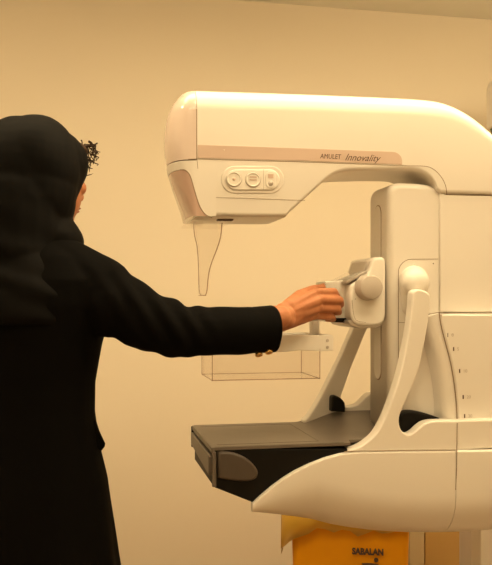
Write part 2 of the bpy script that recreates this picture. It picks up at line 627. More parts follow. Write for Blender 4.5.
# --- stripe, seams, text
top_s = XZ([(197.6, 144.8), (240, 146.2), (300, 148.3), (350, 150.2), (392, 151.8)], HN)
poly = top_s + XZ(arc(392, 161, 10, -88, -5, 8, 9.2), HN) + XZ([(402, 164.6), (350, 162.6), (300, 160.8), (240, 159.2), (197.6, 158)], HN)
slab('trim_stripe', poly, HN - 0.0010, HN + 0.002, 'stripe', U, 0.0004, 2)
ribbon('panel_seam', XZ(curve([(169, 162), (180, 159.8), (197, 158.9)], 4)[-3:] + curve([(198, 158.9), (240, 160.2), (300, 161.8), (350, 163.6), (402, 165.7), (424, 166.2), (433, 169), (440.5, 176), (445.3, 185), (447, 194.5)], 4), HN), HN, 'seam', U, 0.0013)
ribbon('panel_seam', XZ(curve([(197, 160), (199, 177), (202.5, 190), (206, 195.5), (212, 197.3), (240, 198.2), (270, 199.3), (305, 200.5)], 6), HN), HN, 'seam', U, 0.0010)
def textpx(name, s, px, py, hpx, Y, m, parent, **k):
    q = P(px, py, Y)
    return text_obj(name, s, (q.x, Y, q.z), hpx / 460, m, parent, **k)
textpx('lettering', 'AMULET', 320, 158.3, 7.0, HN - 0.0012, 'ink', U, shear=0.15, sx=0.86)
textpx('lettering', 'Innovality', 344.5, 160.2, 10.0, HN - 0.0012, 'ink', U, shear=0.5, sx=0.98)
p = P(224, 150, HN)
obj('indicator_dot', lathe_bm((p.x, HN - 0.001, p.z), (0, -1, 0), [(0, 0.0013), (0.0008, 0.001), (0.001, 0)], 12), 'ivory', U)

# --- control pad with three keys
def pill(x0, x1, y0, y1, n=12):
    r = (y1 - y0) / 2; cy = (y0 + y1) / 2
    return arc(x0 + r, cy, r, 90, 270, n) + arc(x1 - r, cy, r, -90, 90, n)
pad = slab('control_pad', XZ(pill(221, 284, 166, 193.5), HN), HN - 0.002, HN + 0.002, 'white2', U, 0.0019, 4)
slab('inner_plate', XZ(pill(225.5, 279.5, 169.5, 190.5), HN), HN - 0.0052, HN, 'ivory', pad, 0.003, 5)
for cx, cy_ in ((233.5, 179.5), (252.5, 180)):
    q = P(cx, cy_, HN)
    b = obj('round_key', lathe_bm((q.x, HN - 0.0045, q.z), (0, -1, 0), [(0, 0.0165), (0.002, 0.0165), (0.0035, 0.0155), (0.0035, 0.0140), (0.0015, 0.0130), (0.0015, 0.0)], 32), 'ivory', pad, angle=40)
    obj('key_ring', lathe_bm((q.x, HN - 0.0045, q.z), (0, -1, 0), [(0, 0.0180), (0.0012, 0.0180), (0.0014, 0.0166), (0, 0.0166)], 32), 'grey', b)
    if cx < 240:
        obj('key_symbol', lathe_bm((q.x, HN - 0.006, q.z), (0, -1, 0), [(0, 0.0035), (0.0009, 0.003), (0.001, 0)], 16), 'stripe', b)
    else:
        for dz in (0.004, -0.002):
            obj('key_symbol', box_bm(q.x - .008, q.x + .008, HN - 0.0068, HN - 0.0055, q.z + dz, q.z + dz + 0.003), 'stripe', b, smooth=False)
q = P(270, 180, HN)
b = slab('slot_key', XZ(pill(264.5, 275.5, 171, 189.5)[:0] + arc(270, 176.5, 5, 180, 360, 10) + arc(270, 183.5, 5, 0, 180, 10), HN), HN - 0.0068, HN - 0.003, 'ivory', pad, 0.001, 3)
obj('key_symbol', lathe_bm((q.x, HN - 0.0066, q.z - 0.008), (0, -1, 0), [(0, 0.0062), (0.001, 0.0058), (0.001, 0)], 20), 'grey', b)
obj('key_symbol', box_bm(q.x - .006, q.x + .006, HN - 0.0076, HN - 0.0066, q.z + 0.003, q.z + 0.012), 'stripe', b, smooth=False)
ribbon('pad_divider', XZ([(263, 170), (263, 190)], HN), HN - 0.0052, 'grey', pad, 0.001, 0.0004)

# --- gantry housing (right of the arm) and its panels
BN, BF = 1.741, HF
xr = P(523, 250, BN).x
x440 = P(439.8, 250, BN).x
slab('gantry_housing', round_poly([(x440, P(440, 312, BN).z), (x440, P(440, 192, BN).z), (P(446, 194.4, BN).x, P(446, 194.4, BN).z), (xr, P(520, 196.6, BN).z), (xr, P(520, 312.6, BN).z)], [0.0, 0.004, 0, 0.01, 0.0]), BN, BF, 'white', U, 0.0035, 4)
ribbon('panel_seam', XZ([(446, 194.4), (470, 195), (520, 196.2)], BN), BN, 'seam', U, 0.0012)
# drum cover: bulging lower side panel
DN = BN - 0.038
edge = curve([(439.6, 313.2), (441.5, 325), (446.5, 344), (451.2, 362), (454.8, 382), (457, 402), (458, 421)], 6)
drum = XZ(edge, DN) + XZ([(523, 421), (523, 313.5)], DN)
slab('drum_cover', drum, DN, BF, 'white', U, 0.006, 6)
ribbon('panel_seam', XZ([(425, 317.5), (430, 314), (438, 312.8), (523, 313.1)], DN), DN + 0.003, 'seam', U, 0.0014, 0.0012)
# flared lip left of the drum cover
A_ = curve([(439.2, 313.2), (440.8, 325), (445.6, 344), (450.2, 362), (453.8, 382), (456, 402), (457, 421)], 6)
B_ = curve([(424, 318), (427.5, 330), (433, 346), (438, 364), (441.5, 383), (443.5, 402), (444, 421)], 6)
bm = bmesh.new()
cols = []
for (a, b) in zip(A_, B_):
    pa = P(a[0], a[1], DN + 0.002); pb = P(b[0], b[1], DN + 0.010)
    row = []
    for k in range(5):
        t = k / 4
        row.append(bm.verts.new(pa.lerp(pb, t) + Vector((0, -0.004 * math.sin(math.pi * t), 0))))
    for k in range(1, 9):
        t = math.pi / 2 * k / 8
        row.append(bm.verts.new(pb + Vector((-0.016 * (math.sin(t)), 0.012 + 0.08 * (k / 8) - 0.012 * math.cos(t), 0))))
    row.append(bm.verts.new(pa + Vector((0.0, 0.09, 0))))
    cols.append(row)
for r1, r2 in zip(cols[:-1], cols[1:]):
    for k in range(len(r1)):
        k2 = (k + 1) % len(r1)
        bm.faces.new((r1[k], r1[k2], r2[k2], r2[k]))
bm.faces.new(cols[0]); bm.faces.new(cols[-1][::-1])
obj('flared_lip', bm, 'white', U, smooth='quads', angle=50)
ribbon('panel_seam', XZ(A_, DN), DN - 0.0005, 'seam', U, 0.0014, 0.0012)
# angle scale marks
for (a, b, big) in ((447.5, 335, .45), (453, 349, 1), (459, 371, 1), (462.5, 397, 1.1), (464, 416, 1.0)):
    q = P(a, b, DN)
    sm = obj('scale_mark', box_bm(q.x, q.x + 0.0028 * big, DN - 0.0008, DN + 0.0005, q.z - 0.0045, q.z + 0.0045), 'ink', U, smooth=False)
    textpx('scale_figure', {335: '0', 349: '5', 371: '10', 397: '20', 416: '30'}[b], a + 4, b + 1.6, 5, DN - 0.0008, 'grey', sm)

# --- inner column with slot
KN, KF = 1.747, 1.878
kx0 = P(388.3, 250, KN).x
kx1 = P(445.5, 250, KN).x
ktop = P(400, 181.2, KN).z
kbot = P(400, 430, KN).z
poly = round_poly([(kx0, kbot), (kx0, ktop - 0.002), (kx1 + 0.002, ktop - 0.004), (kx1 + 0.002, kbot)], [0, 0.035, 0.062, 0], 12)
column = slab('inner_column', poly, KN, KF, 'white', U, 0.016, 8)
# hidden-line rim on its side
# slot on the front face
yc = (KN + KF) / 2
zt_, zb_ = P(379, 205, 1.81).z, P(379, 380, 1.81).z
mpx = lambda a, b, y: Vector((y, a, b))
s_poly = arc(yc, zt_ - 0.022, 0.022, 0, 180, 12) + arc(yc, zb_ + 0.022, 0.022, 180, 360, 12)
s_in = arc(yc, zt_ - 0.022, 0.0195, 0, 180, 12) + arc(yc, zb_ + 0.022, 0.0195, 180, 360, 12)
slab('slot_rim', s_poly, kx0 - 0.0012, kx0 + 0.004, 'seam', column, 0.0006, 2, mp=mpx)
slab('slot_cover', s_in, kx0 - 0.0022, kx0 + 0.002, 'white2', column, 0.0005, 2, mp=mpx)

ribbon('column_seam', [(P(439.2, 250, KN).x, kbot + 0.2), (P(439.2, 250, KN).x, P(440, 205, KN).z)], KN, 'seam', U, 0.0025, 0.001)
# --- pivot panel and boss
pp = round_poly(XZ([(398.5, 432), (398.5, 259.5), (438.5, 259.5), (438.5, 432)], KN), [0, 0.03, 0.0, 0], 10)
slab('pivot_panel', pp, KN - 0.0016, KN + 0.004, 'white', U, 0.0008, 2)
ribbon('panel_seam', XZ([(398.2, 400), (398.2, 276)] + arc(411.5, 272.5, 13.3, 180, 270, 8)[1:] + [(438, 259)], KN), KN - 0.0014, 'seam', U, 0.0011)
ribbon('panel_seam', XZ([(398.2, 322.5), (408, 322.5)], KN), KN - 0.0014, 'seam', U, 0.0011)
for a, b, r in ((413.5, 264.8, 0.0045), (433, 263.6, 0.0015)):
    q = P(a, b, KN)
    obj('screw_cap', lathe_bm((q.x, KN - 0.001, q.z), (0, -1, 0), [(0, r), (0.0012, r), (0.0016, r * .85), (0.0012, r * .7), (0.0012, 0)], 20), 'ivory' if r > .003 else 'ink', U)
bm = bmesh.new()
c1 = P(415, 281.5, KN - 0.03); c2 = P(409, 303, KN - 0.010)
ball(bm, P(414, 281, KN - 0.012), (0.034, 0.034, 0.036))
ball(bm, P(415.5, 283, KN - 0.032), (0.033, 0.026, 0.033))
cone(bm, P(411, 286, KN - 0.006), P(409, 308, KN + 0.002), 0.026, 0.020)
boss = remesh('pivot_boss', bm, 0.003, 'white', U, 6)

# --- side arms (near and far) rising from the lower shell
SN = 1.672
arm_l = curve([(347, 449), (355, 447.8), (365, 442.5), (375, 433.5), (383, 420), (390, 403), (396.5, 384), (403, 359), (408, 332), (411, 310), (412, 296.5)], 6)
arm_top = curve([(412, 296.5), (412.8, 292), (416, 289.6), (421, 289.8), (426, 291.6), (429.3, 295), (430, 300)], 4)
arm_r = curve([(430, 300), (427.5, 322), (423, 348), (417, 373), (409, 393), (402, 408), (398.8, 418), (399.5, 427), (403.5, 432.5), (409, 434), (414, 431.5), (419, 427), (425, 422.8), (433, 420.8), (445, 420.4), (457.5, 420.6)], 6)
ao = dedupe(XZ(arm_l + arm_top[1:] + arm_r[1:] + [(457.5, 450.5), (400, 450.8), (360, 454), (347, 454)], SN + 0.004))
slab('side_arm', ao, SN, SN + 0.034, 'white', U, 0.0045, 6)
FA = 2 * CY - SN - 0.034
fl_ = curve([(304, 421), (308, 417.5), (314, 409), (321, 397), (327, 385), (334, 371), (342, 355), (348, 341), (354, 327), (360, 310), (364, 297)], 5)
fr_ = curve([(379, 298), (374.5, 313), (368, 327), (362, 341), (356, 356), (350, 371), (344.5, 387), (341.5, 396), (342, 403), (345, 406), (351, 406.5), (357, 405), (362, 401), (367, 396), (374, 393), (400, 392)], 5)
fo = dedupe(XZ(fl_ + curve([(364, 297), (366.5, 291), (371.5, 288.5), (377, 291), (379, 298)], 4)[1:] + fr_[1:] + [(400, 424), (304, 424)], FA))
slab('side_arm', fo, FA, FA + 0.034, 'white', U, 0.0045, 6)

# --- lower shell
LN, LF = 1.662, 2 * CY - 1.662
st = [(252.5, 504.4), (256, 500.5), (262, 495), (272, 486.5), (283, 478.5), (295, 471.0), (310, 463.8), (325, 458), (340, 453.8), (352, 452), (375, 451.4), (400, 451.0), (456, 450.6), (525, 450)]
sb = [(240, 503), (252.5, 505.5), (270, 509.8), (290, 515), (310, 520.5), (330, 526), (350, 529.5), (370, 532), (390, 533.6), (410, 534.5), (440, 534.6), (470, 533.5), (492, 532), (525, 529)]
stc = [tuple(P(a, b, LN + 0.004)[i] for i in (0, 2)) for a, b in st]
sbc = [tuple(P(a, b, LN + 0.075)[i] for i in (0, 2)) for a, b in sb]
xa = stc[0][0]; xm = P(456, 470, LN).x; xb_ = P(525, 470, LN).x
def shell(x0, x1, n, name, capbulge=False):
    rings = []
    for i in range(n + 1):
        x = x0 + (x1 - x0) * i / n
        zt, zb = lin(stc, x), lin(sbc, x)
        h = zt - zb
        rings.append([Vector((x, y, z)) for y, z in section(LN, min(LF, LN + 0.022 + 1.3 * max(0, x - xa)), zt, zb, 0.004, min(0.11, h * 0.75 + 0.002), 12)])
    return obj(name, loft_bm(rings), 'white', U, smooth='quads', angle=40)
def section(yN, yF, zt, zb, rt, rb, n=8):
    h = zt - zb; wd = yF - yN
    rt = min(rt, h * 0.2, wd * 0.49); rby = min(rb, wd * 0.49); rbz = min(rb, h * 0.78)
    pts = []
    for (cy, cz, ry, rz, a0) in ((yF - rby, zb + rbz, rby, rbz, 270), (yF - rt, zt - rt, rt, rt, 0), (yN + rt, zt - rt, rt, rt, 90), (yN + rby, zb + rbz, rby, rbz, 180)):
        for k in range(n + 1):
            t = math.radians(a0 + 90 * k / n)
            pts.append((cy + ry * math.cos(t), cz + rz * math.sin(t)))
    return pts
shell(xa, xm - 0.0008, 70, 'lower_shell')
shell(xm + 0.0008, xb_, 20, 'rear_lower_shell')
# drum body behind the arms, above the shell
obj('rear_fairing', box_bm(P(457, 435, SN).x + 0.002, P(523, 435, SN).x, SN + 0.004, 2 * CY - SN - 0.004, P(440, 451, SN).z, P(440, 421.5, SN).z, 0.004), 'white', U, smooth=False)
ribbon('panel_seam', XZ([(345, 451.9), (360, 451.3), (400, 450.6), (456, 450.2)], LN), LN + 0.004, 'seam', U, 0.0013, 0.003)
ribbon('panel_seam', XZ([(457.2, 423), (457, 440), (456.6, 470), (455.5, 490)], LN), LN, 'seam', U, 0.0014, 0.0006)
# short leather coloured bellows in the fork of the side arm
for y0 in (SN + 0.038,):
    bl = curve([(396, 432), (398, 418), (404, 412.5), (414, 411), (428, 414), (440, 418)], 5)
    slab('pivot_boot', XZ(bl + [(440, 440), (396, 440)], y0), y0, y0 + 0.03, 'black', U, 0.006, 4)
bl = curve([(331, 405), (331.5, 397), (335.5, 395.5), (340, 398), (343.5, 402), (344.5, 407)], 5)
slab('pivot_boot', XZ(bl + [(344, 412), (331, 411)], 1.925), 1.915, 1.945, 'black', U, 0.005, 4)

# --- breast table
TN, TF = 1.675, 1.985
side = XZ([(214.5, 449.5), (300, 449), (420, 449), (420, 475), (300, 478), (285, 484), (268, 494), (256, 503.8), (214.5, 487.5)], TN)
slab('table_body', side, TN, TF, 'black', U, 0.0025, 3)
# top skin, rising gently towards the column
bm = bmesh.new()
xa_, xb2 = P(213.6, 449, TN).x, P(425, 449, TN).x
zt0 = P(213.6, 447.6, TN).z
def lift(x, y):
    t = max(0, (x - P(330, 449, TN).x) / 0.12)
    t = min(t, 1)
    t = t * t * (3 - 2 * t)
    e = abs(y - CY) / 0.155
    return 0.034 * t * max(0.0, min(1, (y - TN - 0.06) / (TF - TN - 0.06))) ** 1.1
NXg, NYg = 60, 24
gt = [[bm.verts.new((xa_ + (xb2 - xa_) * i / NXg, TN - 0.001 + (TF - TN + 0.002) * j / NYg, zt0 + lift(xa_ + (xb2 - xa_) * i / NXg, TN + (TF - TN) * j / NYg))) for j in range(NYg + 1)] for i in range(NXg + 1)]
xk = P(353, 449, TN).x
for r_ in gt:
    for v in r_:
        if v.co.x > xk: v.co.y = max(v.co.y, SN + 0.036)
gb = [[bm.verts.new((v.co.x, v.co.y, zt0 - 0.006)) for v in r] for r in gt]
for i in range(NXg):
    for j in range(NYg):
        bm.faces.new((gt[i][j], gt[i + 1][j], gt[i + 1][j + 1], gt[i][j + 1]))
        bm.faces.new((gb[i][j], gb[i][j + 1], gb[i + 1][j + 1], gb[i + 1][j]))
for i in range(NXg):
    bm.faces.new((gt[i][0], gb[i][0], gb[i + 1][0], gt[i + 1][0]))
    bm.faces.new((gt[i][NYg], gt[i + 1][NYg], gb[i + 1][NYg], gb[i][NYg]))
for j in range(NYg):
    bm.faces.new((gt[0][j], gt[0][j + 1], gb[0][j + 1], gb[0][j]))
    bm.faces.new((gt[NXg][j], gb[NXg][j], gb[NXg][j + 1], gt[NXg][j + 1]))
tt = obj('table_top', bm, 'carbon', U, angle=35)
# stitched line along the near edge of the top and a printed field outline
ribbon('edge_line', [(xa_ + 0.004, TN + 0.004), (P(345, 449, TN).x, TN + 0.004)], 0, 'pad', tt, 0.0012, 0.0002, mp=lambda a, b, y: Vector((a, b, zt0 + 0.0003 - y)))
fp = [(xa_ + 0.012, TN + 0.03), (xa_ + 0.24, TN + 0.03), (xa_ + 0.24, TF - 0.03), (xa_ + 0.012, TF - 0.03)]
ribbon('field_outline', fp, 0, 'pad', tt, 0.0010, 0.0002, mp=lambda a, b, y: Vector((a, b, zt0 + 0.0003 - y)))
# bumper pads on both sides
for near in (True, False):
    bp = XZ([(217.5, 477.5), (217.5, 451.5)] + curve([(222, 450.8), (230, 451.5), (240, 454.5), (249, 460), (255, 466.5), (257.2, 472.5), (254.5, 478), (248, 480.2), (238, 480.2), (228, 479)], 3), TN)
    if near: slab('side_bumper', bp, TN - 0.012, TN + 0.004, 'pad', U, 0.006, 6, r_far=0.001)
    else: slab('side_bumper', bp, TF - 0.004, TF + 0.012, 'pad', U, 0.001, 6, r_far=0.006)
# front faceplate and corner strip
zfa, zfb = P(214, 452, TN).z, P(214, 480, TN).z
xf = xa_ - 0.0005
mpf = lambda a, b, y: Vector((y, a, b))
fpoly = round_poly([(TN + 0.014, zfb + 0.006), (TF - 0.006, zfb + 0.022), (TF - 0.006, zfa - 0.006), (TN + 0.014, zfa - 0.010)], 0.006, 5)
slab('front_pad', fpoly, xf - 0.008, xf + 0.003, 'carbon', U, 0.003, 4, mp=mpf)
obj('corner_strip', box_bm(xf - 0.002, xf + 0.006, TN - 0.002, TN + 0.008, P(214, 487, TN).z, zfa, 0.001), 'carbon', U, smooth=False)
obj('front_lip', box_bm(xf - 0.004, xf + 0.003, TN, TF, zt0 - 0.012, zt0 - 0.0005, 0.001), 'carbon', U, smooth=False)
obj('far_edge_guard', box_bm(xf - 0.006, xf + 0.02, TF - 0.001, TF + 0.006, zt0 - 0.055, zt0 - 0.002, 0.003), 'black', U)

# --- compression carriage
CN, CF = 1.748, 1.905
cp = curve([(371.5, 262.5), (369, 270), (364.5, 276), (357, 281), (350.5, 285.5)], 5)
cpoly = XZ(cp + [(350.5, 316), (352.5, 321.5), (357, 325), (363, 326), (376, 326), (381, 324.5), (384.5, 321), (386, 315), (386, 262), (385, 258.6), (382.5, 257.2), (376, 257.2), (373, 258.6)], CN)
carriage = slab('compression_carriage', cpoly, CN, CF, 'ivory', U, 0.007, 6)
# sloped display and its raised back screen
dq = [P(349.5, 283.0, CN), P(369, 272.5, CN)]
d0 = (dq[0].x - 0.004, dq[0].z - 0.002); d1 = (dq[1].x, dq[1].z)
nx, nz = -(d1[1] - d0[1]), (d1[0] - d0[0]); ln = math.hypot(nx, nz); nx, nz = nx / ln * 0.006, nz / ln * 0.006
dpoly = [d0, d1, (d1[0] + nx, d1[1] + nz), (d0[0] + nx, d0[1] + nz)]
disp = slab('display_frame', dpoly, CN + 0.006, CF + 0.004, 'silver', carriage, 0.001, 2)
e0 = (d0[0] + (d1[0] - d0[0]) * .12 + nx * 1.0, d0[1] + (d1[1] - d0[1]) * .12 + nz * 1.0)
e1 = (d0[0] + (d1[0] - d0[0]) * .92 + nx * 1.0, d0[1] + (d1[1] - d0[1]) * .92 + nz * 1.0)
slab('display_screen', [e0, e1, (e1[0] + nx * .15, e1[1] + nz * .15), (e0[0] + nx * .15, e0[1] + nz * .15)], CN + 0.016, CF - 0.006, 'screen', disp, 0.0002, 1)
bk = XZ([(363.5, 276), (368.5, 261), (373.5, 258), (373.5, 272)], CN)
slab('screen_back', round_poly(bk, 0.003, 4), CN + 0.012, 1.868, 'grey', carriage, 0.004, 4)
# knobs on both sides
for sgn, yb in ((-1, CN), (1, CF)):
    q = P(372, 287.3, CN - 0.033)
    base = obj('compression_knob', lathe_bm((q.x, yb - sgn * 0.002, q.z), (0, sgn, 0), [(0, 0.0300), (0.004, 0.0300), (0.006, 0.0285), (0.03, 0.0275), (0.033, 0.0265), (0.0345, 0.0245), (0.0345, 0.0)], 48), 'grey', carriage, angle=30)
    obj('knob_face', lathe_bm((q.x, yb + sgn * 0.0325, q.z), (0, sgn, 0), [(0, 0.0222), (0.0008, 0.0222), (0.0012, 0.0215), (0.0012, 0.0)], 40), 'grey', base, angle=30)
for a, b in ((357.5, 284), (355.8, 291), (355.5, 299)):
    q = P(a, b, CN)
    obj('key_mark', lathe_bm((q.x, CN + 0.0005, q.z), (0, -1, 0), [(0, 0.0016), (0.001, 0.0014), (0.0012, 0)], 10), 'silver', carriage)
ribbon('panel_seam', XZ(curve([(352, 300), (354, 316), (358, 321), (366, 322.5)], 5), CN), CN, 'seam', carriage, 0.0007, 0.0004)
slab('carriage_base', XZ([(349, 322), (352, 326), (360, 328.2), (378, 328), (383, 325), (383, 320), (350, 320)], CN), CN + 0.006, CF - 0.006, 'silver', carriage, 0.002, 3)
# paddle clamp gripped by the hand
KY = 1.790
cl = round_poly(XZ([(325, 281), (350, 280), (350, 321), (331, 321), (331, 300), (325, 296)], KY), 0.004, 4)
clamp = slab('paddle_clamp', cl, KY, 1.868, 'ivory', carriage, 0.005, 5)
slab('clamp_latch', XZ([(330, 318), (350, 318), (350, 323), (330, 322)], KY), KY - 0.004, 1.86, 'black', clamp, 0.001, 2)

# --- compression paddle: white frame and clear tray
PN, PF = 1.748, 1.908
bar = round_poly(XZ([(232, 335.5), (283, 334.6), (333.5, 335.6), (333.5, 350.6), (322, 351.4), (300, 350.2), (285, 352), (232, 352)], PN), 0.002, 3)
paddle = slab('paddle_frame', bar, PN, PN + 0.012, 'ivory', U, 0.0016, 3)
fx0, fx1 = P(232, 340, PN).x, P(333.5, 340, PN).x
zf0, zf1 = P(300, 350.5, PN).z, P(300, 335.5, PN).z
obj('frame_bar', box_bm(fx0, fx1, PF - 0.012, PF, zf0, zf1, 0.0016), 'ivory', paddle, smooth=False)
obj('frame_bar', box_bm(fx1 - 0.022, fx1, PN + 0.011, PF - 0.011, zf0, zf1, 0.0016), 'ivory', paddle, smooth=False)
obj('frame_web', box_bm(P(283, 340, PN).x, fx1 - 0.02, PN + 0.01, PF - 0.01, zf1 - 0.008, zf1 - 0.004), 'grey', paddle, smooth=False)
for b in (341.5, 348.2):
    q = P(327.5, b - 1, PN)
    obj('screw', lathe_bm((q.x, PN, q.z), (0, -1, 0), [(0, 0.0036), (0.001, 0.0036), (0.0014, 0.003), (0.0008, 0.0015), (0.0008, 0)], 20), 'grey', paddle)
# post that carries the frame on the clamp
obj('frame_post', box_bm(P(309, 340, 1.83).x, P(316, 340, 1.83).x, 1.80, 1.83, zf1 - 0.003, P(330, 318, 1.83).z, 0.003), 'ivory', paddle)
obj('frame_foot', box_bm(P(309, 340, 1.83).x, P(340, 340, 1.83).x, 1.80, 1.84, P(330, 321, 1.83).z, P(330, 314, 1.83).z, 0.002), 'ivory', paddle)
# tray
tx0, tx1 = P(212.3, 370, PN).x, P(320, 370, PN).x
tz0, tz1 = P(212.3, 381, PN).z, P(212.3, 350, PN).z
bm = bmesh.new()
th = 0.0022
box_bm(tx0, tx1, PN + 0.001, PN + 0.001 + th, tz0 + th, tz1, bm=bm)
box_bm(tx0, tx1, PF - 0.001 - th, PF - 0.001, tz0 + th, tz1, bm=bm)
box_bm(tx0, tx0 + th, PN + 0.001 + th, PF - 0.001 - th, tz0 + th, tz1, bm=bm)
box_bm(tx1 - th, tx1, PN + 0.001 + th, PF - 0.001 - th, tz0 + th, tz1, bm=bm)
box_bm(tx0, tx1, PN + 0.001, PF - 0.001, tz0, tz0 + th, bm=bm)
tray = obj('paddle_tray', bm, 'acrylic', paddle, smooth=False)
bm = bmesh.new()
e = 0.0016
for z in (tz0,):
    box_bm(tx0 - e / 2, tx1 + e / 2, PN, PN + e, z, z + e * 1.4, bm=bm)
    box_bm(tx0 - e / 2, tx1 + e / 2, PF - e, PF, z, z + e, bm=bm)
    box_bm(tx0 - e / 2, tx0 + e / 2, PN, PF, z, z + e, bm=bm)
    box_bm(tx1 - e / 2, tx1 + e / 2, PN, PF, z, z + e, bm=bm)
for x in (tx0, tx1):
    box_bm(x - e / 2, x + e / 2, PN, PN + e, tz0, tz1, bm=bm)
    box_bm(x - e / 2, x + e / 2, PF - e, PF, tz0, tz1, bm=bm)
obj('tray_edge', bm, 'acrylic_edge', tray, smooth=False)

# --- face shield
bm = bmesh.new()
NR = 26
rows = []
Lc = [(P(a, b, 1.915)) for a, b in curve([(193.5, 223.5), (194.5, 235), (197, 246), (198.3, 262), (198.8, 280), (199.5, 292), (201.5, 295.5)], 4)]
Rc = [(P(a, b, 1.745)) for a, b in curve([(222, 223), (220.5, 237), (216.5, 250), (211.5, 263), (208.5, 275), (207, 290), (205.5, 295.5)], 4)]
for l, r in zip(Lc, Rc):
    row = []
    for k in range(13):
        t = k / 12
        v = l.lerp(r, t)
        v.z = l.z + (r.z - l.z) * t
        v.x -= 0.010 * math.sin(math.pi * t)
        row.append(v)
    rows.append(row)
vf = [[bm.verts.new(v) for v in r] for r in rows]
vb = [[bm.verts.new(v + Vector((0.0025, 0, 0))) for v in r] for r in rows]
for i in range(len(rows) - 1):
    for k in range(12):
        bm.faces.new((vf[i][k], vf[i][k + 1], vf[i + 1][k + 1], vf[i + 1][k]))
        bm.faces.new((vb[i][k], vb[i + 1][k], vb[i + 1][k + 1], vb[i][k + 1]))
    bm.faces.new((vf[i][0], vf[i + 1][0], vb[i + 1][0], vb[i][0]))
    bm.faces.new((vf[i][12], vb[i][12], vb[i + 1][12], vf[i + 1][12]))
bm.faces.new([v for pr in [vf[0]] for v in pr] + vb[0][::-1])
bm.faces.new(vf[-1][::-1] + vb[-1])
shield = obj('face_shield', bm, 'acrylic', U, smooth=True, angle=40)
rim_path = [r[0] for r in rows] + rows[-1][1:-1] + [r[-1] for r in rows[::-1]]
obj('shield_rim', tube_bm(rim_path, 0.0011, 8), 'acrylic_edge', shield)
obj('shield_rail', box_bm(P(190, 226, HN).x, P(232, 226, HN).x, HN + 0.006, HF - 0.02, P(200, 222.0, HN).z, P(200, 220.2, HN).z, 0.0008), 'acrylic', shield, smooth=False)
obj('shield_clip', box_bm(P(192, 226, HN).x, P(203, 226, HN).x, HN + 0.002, HN + 0.03, P(200, 226, HN).z, P(200, 221.0, HN).z, 0.0015), 'acrylic', shield, smooth=False)

# --- floor column and foot of the gantry
gx0 = P(480.5, 550, 1.95).x
obj('floor_column', box_bm(gx0, gx0 + 0.34, 1.95, 2.003, 0.03, P(490, 520, 1.95).z, 0.003, 3), 'white', U, smooth=False)
obj('column_back', box_bm(gx0 + 0.06, gx0 + 0.36, 2.003, 2.20, 0.03, 1.1, 0.01, 3), 'grey', U, smooth=False)
obj('foot_plate', box_bm(gx0 - 0.04, gx0 + 0.45, 1.80, 2.26, 0.0, 0.035, 0.01, 3), 'white2', U, smooth=False)
obj('rear_body', box_bm(P(515, 300, 1.9).x, P(515, 300, 1.9).x + 0.16, 1.86, 2.2, 0.9, 1.6, 0.03, 4), 'white2', U, smooth=False)

# ------------------------------------------------------------------ rounded housing at the right edge
yq = 2.75
q = P(525, 112, yq)
hs = thing('wall_monitor', 'pale rounded housing with dark green edge just showing above the machine at right', 'equipment', (q.x, YW, q.z))
hb = round_poly(XZ([(506.5, 66), (590, 66), (590, 121), (506.5, 121)], yq), [0.07, 0.04, 0.02, 0.01], 10)
slab('monitor_housing', hb, yq, yq + 0.16, 'white2', hs, 0.012, 6)
slab('monitor_trim', XZ([(508, 121.5), (586, 121.5), (586, 131), (511, 131)], yq), yq + 0.02, yq + 0.14, 'green', hs, 0.004, 3)
obj('wall_bracket', box_bm(q.x + 0.22, q.x + 0.28, yq + 0.15, YW, q.z + 0.05, q.z + 0.13, 0.004), 'grey', hs, smooth=False)

# ------------------------------------------------------------------ yellow bin
byN = 2.50
bz = P(350, 507, byN).z
bl_, br_ = P(292.5, 560, byN).x, P(405.5, 560, byN).x
bin_ = thing('waste_bin', 'yellow plastic waste bin with black lettering on the floor under the machine', 'bin', ((bl_ + br_) / 2, byN + 0.15, 0))
rings = []
for (z, s) in ((0.0, 0.90), (0.01, 0.92), (bz * 0.5, 0.965), (bz * .93, 1.0), (bz * .932, 1.03), (bz, 1.035), (bz, 0.99), (bz * .6, 0.95), (0.05, 0.88)):
    cx, cyb = (bl_ + br_) / 2, byN + 0.15
    hw, hd = (br_ - bl_) / 2 * s, 0.15 * s
    poly = round_poly([(cx - hw, cyb - hd), (cx + hw, cyb - hd), (cx + hw, cyb + hd), (cx - hw, cyb + hd)], 0.03, 6)
    rings.append([Vector((a, b, z)) for a, b in poly])
obj('bin_body', loft_bm(rings), 'yellow', bin_, smooth=False)
def zface(z): return byN + 0.15 - 0.15 * (0.92 + 0.08 * z / (bz * .93)) - 0.003
for s, a, b, h, sx in (('SABALAN', 352, 553.5, 8.6, 0.0, ),):
    q = P(a, b, byN)
    text_obj('lettering', s, (q.x, zface(q.z) - 0.002, q.z), 0.0285, 'ink', bin_, bold=0.0015, sx=0.83)
q = P(371, 560, byN)
yl = zface(q.z)
bm = lathe_bm((P(374.5, 557.3, byN).x, yl, P(374.5, 557.3, byN).z), (0, -1, 0), [(-0.004, 0.0072), (0.002, 0.0072), (0.002, 0)], 20)
sign = obj('litter_pictogram', bm, 'ink', bin_, smooth=False)
bd = XZ([(361, 562), (370, 561), (376, 561.5), (380, 563.5), (378.5, 575), (376.5, 592), (373, 592), (374, 577), (370, 592), (366.5, 592), (371, 575), (371.5, 565.5), (363, 565)], byN)
slab('pictogram_figure', bd, yl - 0.002, yl + 0.006, 'ink', sign, 0.0004, 1)
slab('pictogram_basket', XZ([(350, 568), (362, 568), (360, 592), (352, 592)], byN), yl - 0.002, yl + 0.010, 'ink', sign, 0.0004, 1)
